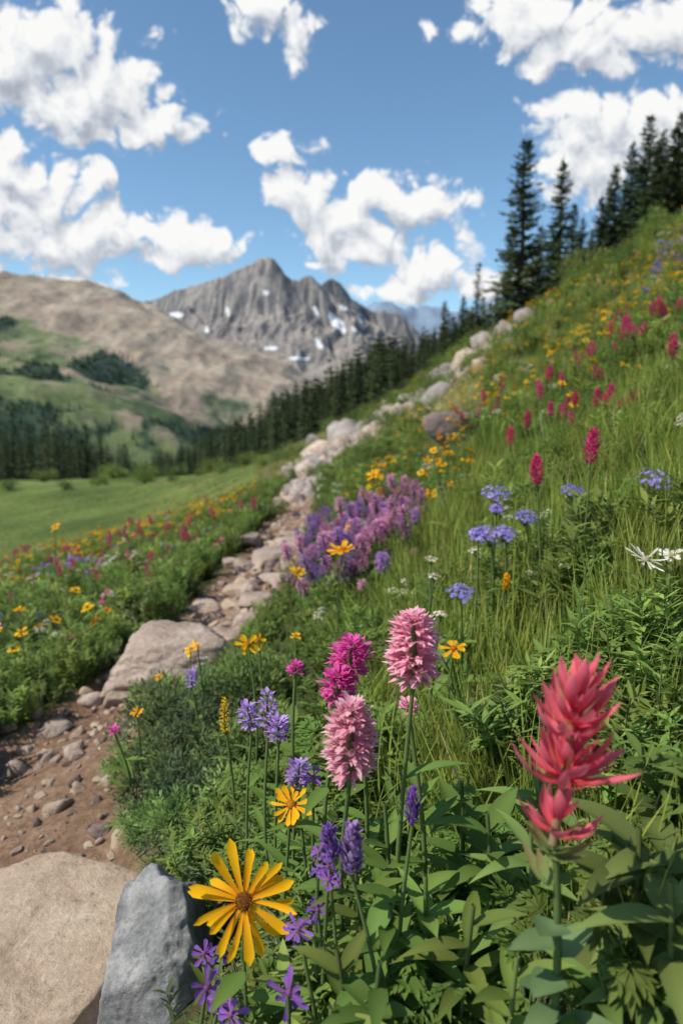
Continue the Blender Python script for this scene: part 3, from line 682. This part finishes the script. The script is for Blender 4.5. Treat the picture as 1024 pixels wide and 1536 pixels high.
fm_('blue_wildflowers',['blu'],8,-.6,-.15,1.6,7,.7,1.2,lambda x,y:side(x,y)<-.2,.9,74)
fm_('orange_wildflowers',['org','yel','yel'],20,.0,.26,2.4,7.5,.9,1.4,None,.9,75)
fm_('mauve_penstemon_flowers',['lup','lpk','lpk'],130,-.06,.115,2.0,3.3,.8,1.25,lambda x,y:side(x,y)>.22,None,76)
fm_('magenta_paintbrush_flowers',['mag'],18,.20,.50,2.1,5,.9,1.4,None,1.2,77)
fm_('hillside_yellow_flowers',['yel'],17,.10,.68,2.4,12,.9,1.4,None,.6,78)
fm_('hillside_yellow_flowers',['yel'],3.2,.10,.68,12,36,1.4,2.3,None,.25,88)
fm_('hillside_blue_flowers',['blu'],5,.42,.6,3.2,10,1.2,2.0,None,.6,79)
fm_('hillside_white_flowers',['whi','pin'],4,.1,.6,3,16,.9,1.6,None,.5,89)
fm_('meadow_cream_flowers',['whi'],14,.05,.6,1.3,6,.5,.9,None,1.5,80)

# ------------------------------------------------------------ individual plants
random.seed(77)
def plant(name,u,v,y,fn,leaves=(6,.07,.014),mat=None,lean=.03,gc=GREEN,r=.0024,prof='lance'):
    p=site(u,v,y); bx=p.x+U(-1,1)*lean; by=p.y+U(0,1)*lean; b=Vector((bx,by,Hf(bx,by)-.01))
    mb=MB(); pts=stem(mb,b-b,p-b,r,r*.7,STEM,.05,9,7)
    stem_leaves(mb,pts,leaves[0],leaves[1],leaves[2],gc,.03,.72,prof)
    fn(mb,p-b); me=mb.mesh(name,mat or M_PETAL); return addobj(name,me,b)
plant('arnica_flower',366,1352,.55,lambda mb,c:daisy(mb,c,Vector((.25,-1,.55)),.051,23,.0092,(.90,.52,.008),(.86,.37,.01),.0085,(.24,.10,.02),.45),(8,.09,.02))
plant('arnica_flower',436,1206,.68,lambda mb,c:daisy(mb,c,Vector((-.3,-.7,1)),.023,14,.0062,(.88,.45,.008),YO,.005,(.5,.2,.02),.1),(6,.06,.012))
for (u,v,y,R,n) in [(372,966,1.15,.026,9),(680,972,.95,.021,8),(514,824,1.75,.042,12),(446,857,2.0,.03,9),(286,973,1.5,.022,9),(206,1068,1.2,.013,8),(443,953,1.3,.014,8),(238,1015,1.55,.014,8),(522,792,2.3,.02,8),(560,712,3.2,.04,10),(645,742,2.6,.03,9),(670,680,3.2,.03,9),(640,690,3.2,.03,9),(83,790,3.0,.03,9),(704,690,3.1,.028,9),(388,960,1.18,.016,8),(296,968,1.52,.014,8)]:
    plant('yellow_wildflower',u,v,y,lambda mb,c:daisy(mb,c,Vector((U(-.8,.8),U(-.9,-.2),1)),R,n,R*.42,YEL,YO,R*.22,(.55,.22,.02),.1),(6,.06,.01))
plant('yellow_poppy_bud',758,878,1.2,lambda mb,c:spike(mb,c-Zv*.012,Zv,.028,.014,14,.012,YEL,YO,.7,2.5),(5,.06,.008))
plant('goldenrod',337,1080,.95,lambda mb,c:spike(mb,c-Zv*.02,Zv,.055,.012,60,.005,(.6,.5,.02),YEL,.5,.3),(7,.05,.01))
PKA=(.76,.28,.44); PKB=(.90,.63,.67)
for (u,v,y,h,w,n) in [(620,1020,.62,.068,.045,160),(525,1010,.72,.040,.040,80),(507,1050,.70,.034,.034,70),(526,1160,.58,.071,.042,160),(443,1010,.95,.016,.02,26),(612,1068,.64,.012,.014,16),(172,1100,1.2,.013,.015,14)]:
    mg_=h<.06 and h!=.012; a_,b_=((.62,.05,.32),(.80,.2,.5)) if mg_ else (PKA,PKB)
    plant('pink_clover_flower',u,v,y,lambda mb,c:spike(mb,c,Vector((U(-.08,.08),-.1,1)),h,w,n,.011,a_,b_,.5,.35,3,.2),(6,.085,.018),r=.0030)
def pbf(mb,c):
    ax=Vector((.10,0,1)).normalized(); u,v=frame(ax)
    mb.tube([c-ax*.01,c+ax*.118],[.0034,.002],[(.40,.30,.18),(.5,.15,.12)],7)
    for (h,n,L,t0,t1,W,dr) in [(.0,7,.034,.1,.6,.009,.35),(.008,5,.026,1.2,2.4,.008,.15),(.038,8,.047,-.05,.35,.010,.38),(.044,7,.042,.3,.7,.010,.3),(.052,6,.034,.9,2.0,.010,.15),(.072,8,.042,.1,.5,.010,.35),(.080,7,.038,.5,1.1,.010,.25),(.090,6,.034,1.0,2.4,.0095,.12),(.102,5,.026,3,6,.009,.05)]:
        a0=U(0,6.28)
        for k in range(n):
            a=a0+2*math.pi*(k+U(-.3,.3))/n; d=u*math.cos(a)+v*math.sin(a); ti=U(t0,t1); cc=jc(RED,.14); tip=jc((.87,.21,.27),.12)
            p=c+ax*(h+U(-.004,.004))+d*.003
            leaf(mb,p,d+ax*ti,ax,L*U(.7,1.15),W*U(.85,1.15),-dr*U(.4,1.3),'bract',lc(cc,(.6,.22,.16),.25),tip,8,.5,U(-.25,.25))
            for q in (-1,1):
                if random.random()<.55:
                    sd=ax.cross(d)*q; leaf(mb,p,d+ax*ti+sd*U(.4,.8),ax,L*U(.45,.75),W*.42,-dr*.8,'bract',cc,tip,6,.45)
            if k%3==0: leaf(mb,p,d+ax*(ti+.7),ax,L*.8,W*.25,-.1,'lance',(.35,.34,.12),(.6,.38,.2),4,.2)
    for k in range(14):
        d=rdir()+Zv*U(.2,1.0); leaf(mb,c-ax*U(0,.045),d,Zv,U(.022,.036),.009,-.15,'lance',(.18,.27,.09),(.34,.26,.12),5,.3)
plant('paintbrush_flower',832,1245,.42,pbf,(14,.055,.024),r=.0036,lean=.005,gc=(.16,.25,.11),prof='ovate')
VA=(.20,.07,.40); VB=(.48,.28,.66)
plant('purple_thistle_bud',618,1238,.55,lambda mb,c:spike(mb,c,Zv,.032,.016,50,.010,VA,(.32,.14,.52),.3,2.6),(6,.08,.018))
plant('purple_gentian_bud',527,1312,.52,lambda mb,c:(spike(mb,c,Zv,.042,.022,50,.012,(.36,.26,.44),VB,.5,2.4),spike(mb,c+Vector((-.014,0,.012)),Zv+Vector((-.2,0,0)),.03,.016,34,.010,VA,VB,.5,2.2)),(8,.10,.026),gc=(.14,.24,.06))
for (u,v,y,h) in [(402,1100,.78,.055),(378,1095,.8,.035),(418,1112,.76,.03),(287,1030,1.35,.035),(445,1180,.7,.03)]:
    plant('violet_lupine_flower',u,v,y,lambda mb,c:spike(mb,c,Vector((U(-.2,.2),0,1)),h,.024,36,.010,VB,(.56,.42,.72),.5,.5),(6,.06,.012))
for (u,v,y,R) in [(432,1490,.5,.019),(310,1482,.55,.018),(447,1392,.52,.015),(492,1300,.56,.012),(345,1522,.52,.018),(306,1430,.6,.014),(470,1165,.7,.013),(476,1365,.56,.011),(330,1500,.53,.014),(492,1320,.55,.011),(478,1278,.57,.010),(440,1150,.75,.012)]:
    plant('violet_star_flower',u,v,y,lambda mb,c:(daisy(mb,c,Vector((U(-.8,.8),-.8,U(.2,1))),R,8,R*.34,VIO,(.34,.11,.40),R*.15,(.3,.12,.3),.4),daisy(mb,c+Vector((U(-1,1)*R,.006,-R*.6)),Vector((U(-.8,.8),-.6,.4)),R*.8,6,R*.3,VA,VIO,R*.12,(.3,.12,.3),.4)),(4,.04,.009))
for (u,v,y,R) in [(744,741,1.35,.032),(736,803,1.25,.030),(757,800,1.22,.022),(788,776,1.35,.024),(859,738,1.4,.026),(983,720,1.25,.036),(690,888,1.1,.022),(850,787,1.5,.012),(745,764,1.3,.016),(716,800,1.25,.018)]:
    plant('violet_yarrow_flower',u,v,y,lambda mb,c:umbel(mb,c,Vector((U(-.15,.15),-.35,1)),R,52,.0052,BLU,(.44,.33,.72)),(6,.07,.008))
for (u,v,y,h) in [(805,728,1.25,.052),(884,697,1.25,.062),(790,642,2.2,.05),(765,668,2.4,.06),(930,625,2.2,.06),(955,610,2.1,.05),(905,620,2.4,.07),(825,625,2.5,.05),(862,610,2.5,.05),(895,612,2.3,.06),(915,600,2.3,.05),(943,618,2.2,.06)]:
    plant('magenta_paintbrush_flower',u,v,y,lambda mb,c:spike(mb,c,Zv+Vector((U(-.1,.1),0,0)),h,h*.5,70,.010,MAG,(.78,.11,.24),.5,1.0),(6,.07,.01))
plant('white_daisy_flower',968,838,.95,lambda mb,c:daisy(mb,c,Vector((.1,-.5,1)),.03,16,.0042,(.8,.78,.7),WHT,.006,(.55,.5,.3),.1),(6,.08,.008))
plant('white_daisy_flower',1005,832,1.0,lambda mb,c:daisy(mb,c,Vector((-.1,-.5,1)),.02,10,.008,(.8,.78,.7),WHT,.005,(.55,.5,.3),.1),(6,.08,.008))
for (u,v,y,R) in [(646,840,1.3,.014),(660,922,1.1,.012),(851,850,1.2,.018),(712,826,1.4,.014),(880,825,1.3,.012),(998,625,2.2,.016),(650,865,1.25,.014),(795,860,1.3,.009)]:
    plant('cream_umbel_flower',u,v,y,lambda mb,c:umbel(mb,c,Zv,R,26,.004,(.64,.54,.38),WHT),(5,.06,.008))
def leafy(name,u,v,y,L,W,n,c,up=.6,hgt=.1,prof='lance'):
    p=site(u,v,y); g=Hf(p.x,p.y); mb=MB(); top=max(.03,p.z-g); b=Vector((p.x,p.y,g-.01))
    pts=stem(mb,Vector((0,0,0)),Vector((U(-.01,.01),U(-.01,.01),top)),.003,.002,STEM,.03,9,7)
    for k in range(n):
        t=k/n; i=int((.2+.78*t)*9); a=k*2.39996+U(-.2,.2); d=Vector((math.cos(a),math.sin(a),up*(.4+1.2*t))); q=jc(c,.22)
        leaf(mb,pts[i],d,Zv,L*U(.65,1.12)*(1-.25*t),W*U(.75,1.1),U(.15,.7),prof,q,lc(q,LGREEN,.35),10,.45,U(-.18,.18))
    addobj(name,mb.mesh(name,M_LEAF),b)
for a_ in [(520,1400,.50,.075,.018,18),(560,1440,.47,.07,.019,16),(640,1290,.56,.08,.018,17),(600,1340,.54,.075,.017,16),(730,1200,.60,.09,.020,18),(690,1160,.66,.085,.020,16),(960,1230,.48,.11,.027,15),(1010,1300,.44,.09,.026,14),(1000,1170,.56,.10,.024,14),(540,1250,.58,.08,.016,15),(575,1190,.65,.075,.015,14),(700,1330,.52,.075,.016,14),(480,1500,.46,.065,.019,14),(800,1240,.56,.08,.019,15),(760,1420,.46,.065,.016,14),(990,1420,.44,.07,.019,14),(820,1150,.66,.08,.018,14),(1010,1230,.5,.10,.026,14)]:
    leafy('broadleaf_herb',*a_,c=(.13,.215,.05) if a_[0]<800 else (.13,.205,.065))

# ------------------------------------------------------------ sky and clouds
w=bpy.data.worlds.new('World'); scene.world=w; w.use_nodes=True; nt=w.node_tree; nt.nodes.clear(); L=nt.links.new
try: w.cycles.sampling_method='NONE'
except Exception as e: print(e)
sky=N(nt,'ShaderNodeTexSky',sky_type='NISHITA'); sky.sun_disc=False
sky.sun_elevation=math.asin(SUN.z); sky.sun_rotation=math.atan2(SUN.x,SUN.y); sky.altitude=1200; sky.air_density=1.0; sky.dust_density=.8; sky.ozone_density=1.0
CL=[(60,70,120,58),(0,95,130,72),(150,135,110,55),(220,185,78,38),(110,170,105,40),
 (0,240,80,52),(55,305,100,55),(180,345,105,38),(290,372,95,30),(90,370,140,36),(143,272,30,24),
 (395,15,46,36),(450,40,32,46),
 (424,230,44,26),
 (440,288,56,32),(500,325,66,50),(555,290,44,38),(640,300,48,42),(600,320,46,32),(550,372,76,38),(650,400,90,46),(590,435,76,24),(740,425,70,30),
 (780,25,90,44),(870,70,95,44),(1000,35,120,54),
 (900,180,86,42),(980,190,86,46),(890,250,80,64),(1040,230,100,70),
 (638,48,19,18),(480,397,15,8),(115,428,58,12),(-150,300,120,90),(1250,150,120,100)]
def density_group():
    g=bpy.data.node_groups.new('cloud_density','ShaderNodeTree')
    g.interface.new_socket('P',in_out='INPUT',socket_type='NodeSocketVector'); g.interface.new_socket('D',in_out='OUTPUT',socket_type='NodeSocketFloat')
    gi=g.nodes.new('NodeGroupInput'); go=g.nodes.new('NodeGroupOutput'); l=g.links.new
    def M(op,a,b=None,c=None):
        n=g.nodes.new('ShaderNodeMath'); n.operation=op
        for i,v in enumerate((a,b,c)):
            if v is None: continue
            if isinstance(v,(int,float)): n.inputs[i].default_value=v
            else: l(v,n.inputs[i])
        return n.outputs[0]
    def tn(s,d,r=.5,src=None):
        n=g.nodes.new('ShaderNodeTexNoise'); n.noise_dimensions='2D'; n.inputs['Scale'].default_value=s; n.inputs['Detail'].default_value=d; n.inputs['Roughness'].default_value=r; l(src or gi.outputs[0],n.inputs['Vector']); return n
    wn=tn(10,2)
    s1=g.nodes.new('ShaderNodeVectorMath'); s1.operation='SUBTRACT'; l(wn.outputs['Color'],s1.inputs[0]); s1.inputs[1].default_value=(.5,.5,.5)
    s2=g.nodes.new('ShaderNodeVectorMath'); s2.operation='MULTIPLY_ADD'; l(s1.outputs[0],s2.inputs[0]); s2.inputs[1].default_value=(.06,.045,0); l(gi.outputs[0],s2.inputs[2])
    acc=None
    for (u,v,rx,ry) in CL:
        tx,tz=brg(u,v)
        a=g.nodes.new('ShaderNodeVectorMath'); a.operation='MULTIPLY_ADD'; l(s2.outputs[0],a.inputs[0])
        ix,iy=1024/rx,1024/ry
        a.inputs[1].default_value=(ix,iy,0); a.inputs[2].default_value=(-tx*ix,-tz*iy,0)
        le=g.nodes.new('ShaderNodeVectorMath'); le.operation='LENGTH'; l(a.outputs[0],le.inputs[0])
        acc=le.outputs['Value'] if acc is None else M('SMOOTH_MIN',acc,le.outputs['Value'],.25)
    base=M('MAXIMUM',M('SUBTRACT',1.06,acc),-1.2)
    n1=tn(13,7,.6).outputs[0]
    b1=M('ABSOLUTE',M('SUBTRACT',tn(24,0,.5,s2.outputs[0]).outputs[0],.5))
    b2=M('ABSOLUTE',M('SUBTRACT',tn(55,1,.6,s2.outputs[0]).outputs[0],.5))
    d=M('MULTIPLY_ADD',M('SUBTRACT',n1,.5),1.45,base)
    d=M('MULTIPLY_ADD',b1,1.6,d); d=M('MULTIPLY_ADD',b2,.9,d); d=M('SUBTRACT',d,.27)
    l(d,go.inputs[0]); return g
dg=density_group()
tc=N(nt,'ShaderNodeTexCoord'); sx=N(nt,'ShaderNodeSeparateXYZ'); L(tc.outputs['Generated'],sx.inputs[0])
def M(op,a,b=None,c=None,nt=nt):
    n=nt.nodes.new('ShaderNodeMath'); n.operation=op
    for i,v in enumerate((a,b,c)):
        if v is None: continue
        if isinstance(v,(int,float)): n.inputs[i].default_value=v
        else: nt.links.new(v,n.inputs[i])
    return n.outputs[0]
ay=M('MAXIMUM',M('ABSOLUTE',sx.outputs[1]),.15)
cx=N(nt,'ShaderNodeCombineXYZ'); L(M('DIVIDE',sx.outputs[0],ay),cx.inputs[0]); L(M('DIVIDE',sx.outputs[2],ay),cx.inputs[1])
def dens(off):
    g=N(nt,'ShaderNodeGroup'); g.node_tree=dg
    a=N(nt,'ShaderNodeVectorMath',operation='ADD'); L(cx.outputs[0],a.inputs[0]); a.inputs[1].default_value=off; L(a.outputs[0],g.inputs[0]); return g.outputs[0]
D0=dens((0,0,0)); D1=dens((-.012,.028,0))
def mr(v,a,b,c,d,smooth=True):
    m=N(nt,'ShaderNodeMapRange'); 
    if smooth: m.interpolation_type='SMOOTHSTEP'
    L(v,m.inputs[0])
    for i,q in enumerate((a,b,c,d)): m.inputs[i+1].default_value=q
    return m.outputs[0]
alpha=mr(D0,.0,.42,0,1)
alpha=M('MULTIPLY',alpha,mr(sx.outputs[2],-.01,.03,0,1))
li=M('MULTIPLY',M('SUBTRACT',D0,D1),.75)  # sunlit and shaded cloud sides painted in, from density difference towards the sun
li=M('SUBTRACT',M('ADD',li,.62),M('MULTIPLY',mr(D0,.4,1.3,0,1),.22))
cr=ramp(nt,[(0,(.42,.46,.54)),(.3,(.58,.62,.69)),(.55,(.79,.82,.86)),(.88,(1.0,1.0,.99))],li)
bg1=N(nt,'ShaderNodeBackground'); bg1.inputs[1].default_value=.135
gain=mixc(nt,1.0,sky.outputs[0],(.98,1.18,1.20),'MULTIPLY'); L(gain,bg1.inputs[0])
bg2=N(nt,'ShaderNodeBackground'); bg2.inputs[1].default_value=.96; L(cr.outputs[0],bg2.inputs[0])
mx=N(nt,'ShaderNodeMixShader'); L(alpha,mx.inputs[0]); L(bg1.outputs[0],mx.inputs[1]); L(bg2.outputs[0],mx.inputs[2])
o=N(nt,'ShaderNodeOutputWorld'); L(mx.outputs[0],o.inputs[0])

sl_=bpy.data.lights.new('sun','SUN'); sl_.energy=5.0; sl_.angle=math.radians(.6); sl_.color=(1,.93,.80)
so=bpy.data.objects.new('sun',sl_); scene.collection.objects.link(so); so.rotation_euler=SUN.to_track_quat('Z','Y').to_euler()
cd=bpy.data.cameras.new('camera'); cd.sensor_fit='VERTICAL'; cd.sensor_height=36; cd.lens=24; cd.clip_start=.02; cd.clip_end=20000
cd.dof.use_dof=True; cd.dof.focus_distance=.8; cd.dof.aperture_fstop=5.0
co=bpy.data.objects.new('camera',cd); scene.collection.objects.link(co); co.location=(0,0,CZ); co.rotation_euler=(math.pi/2-PITCH,0,0)
scene.camera=co
scene.view_settings.view_transform='Standard'; scene.view_settings.look='None'; scene.view_settings.exposure=0
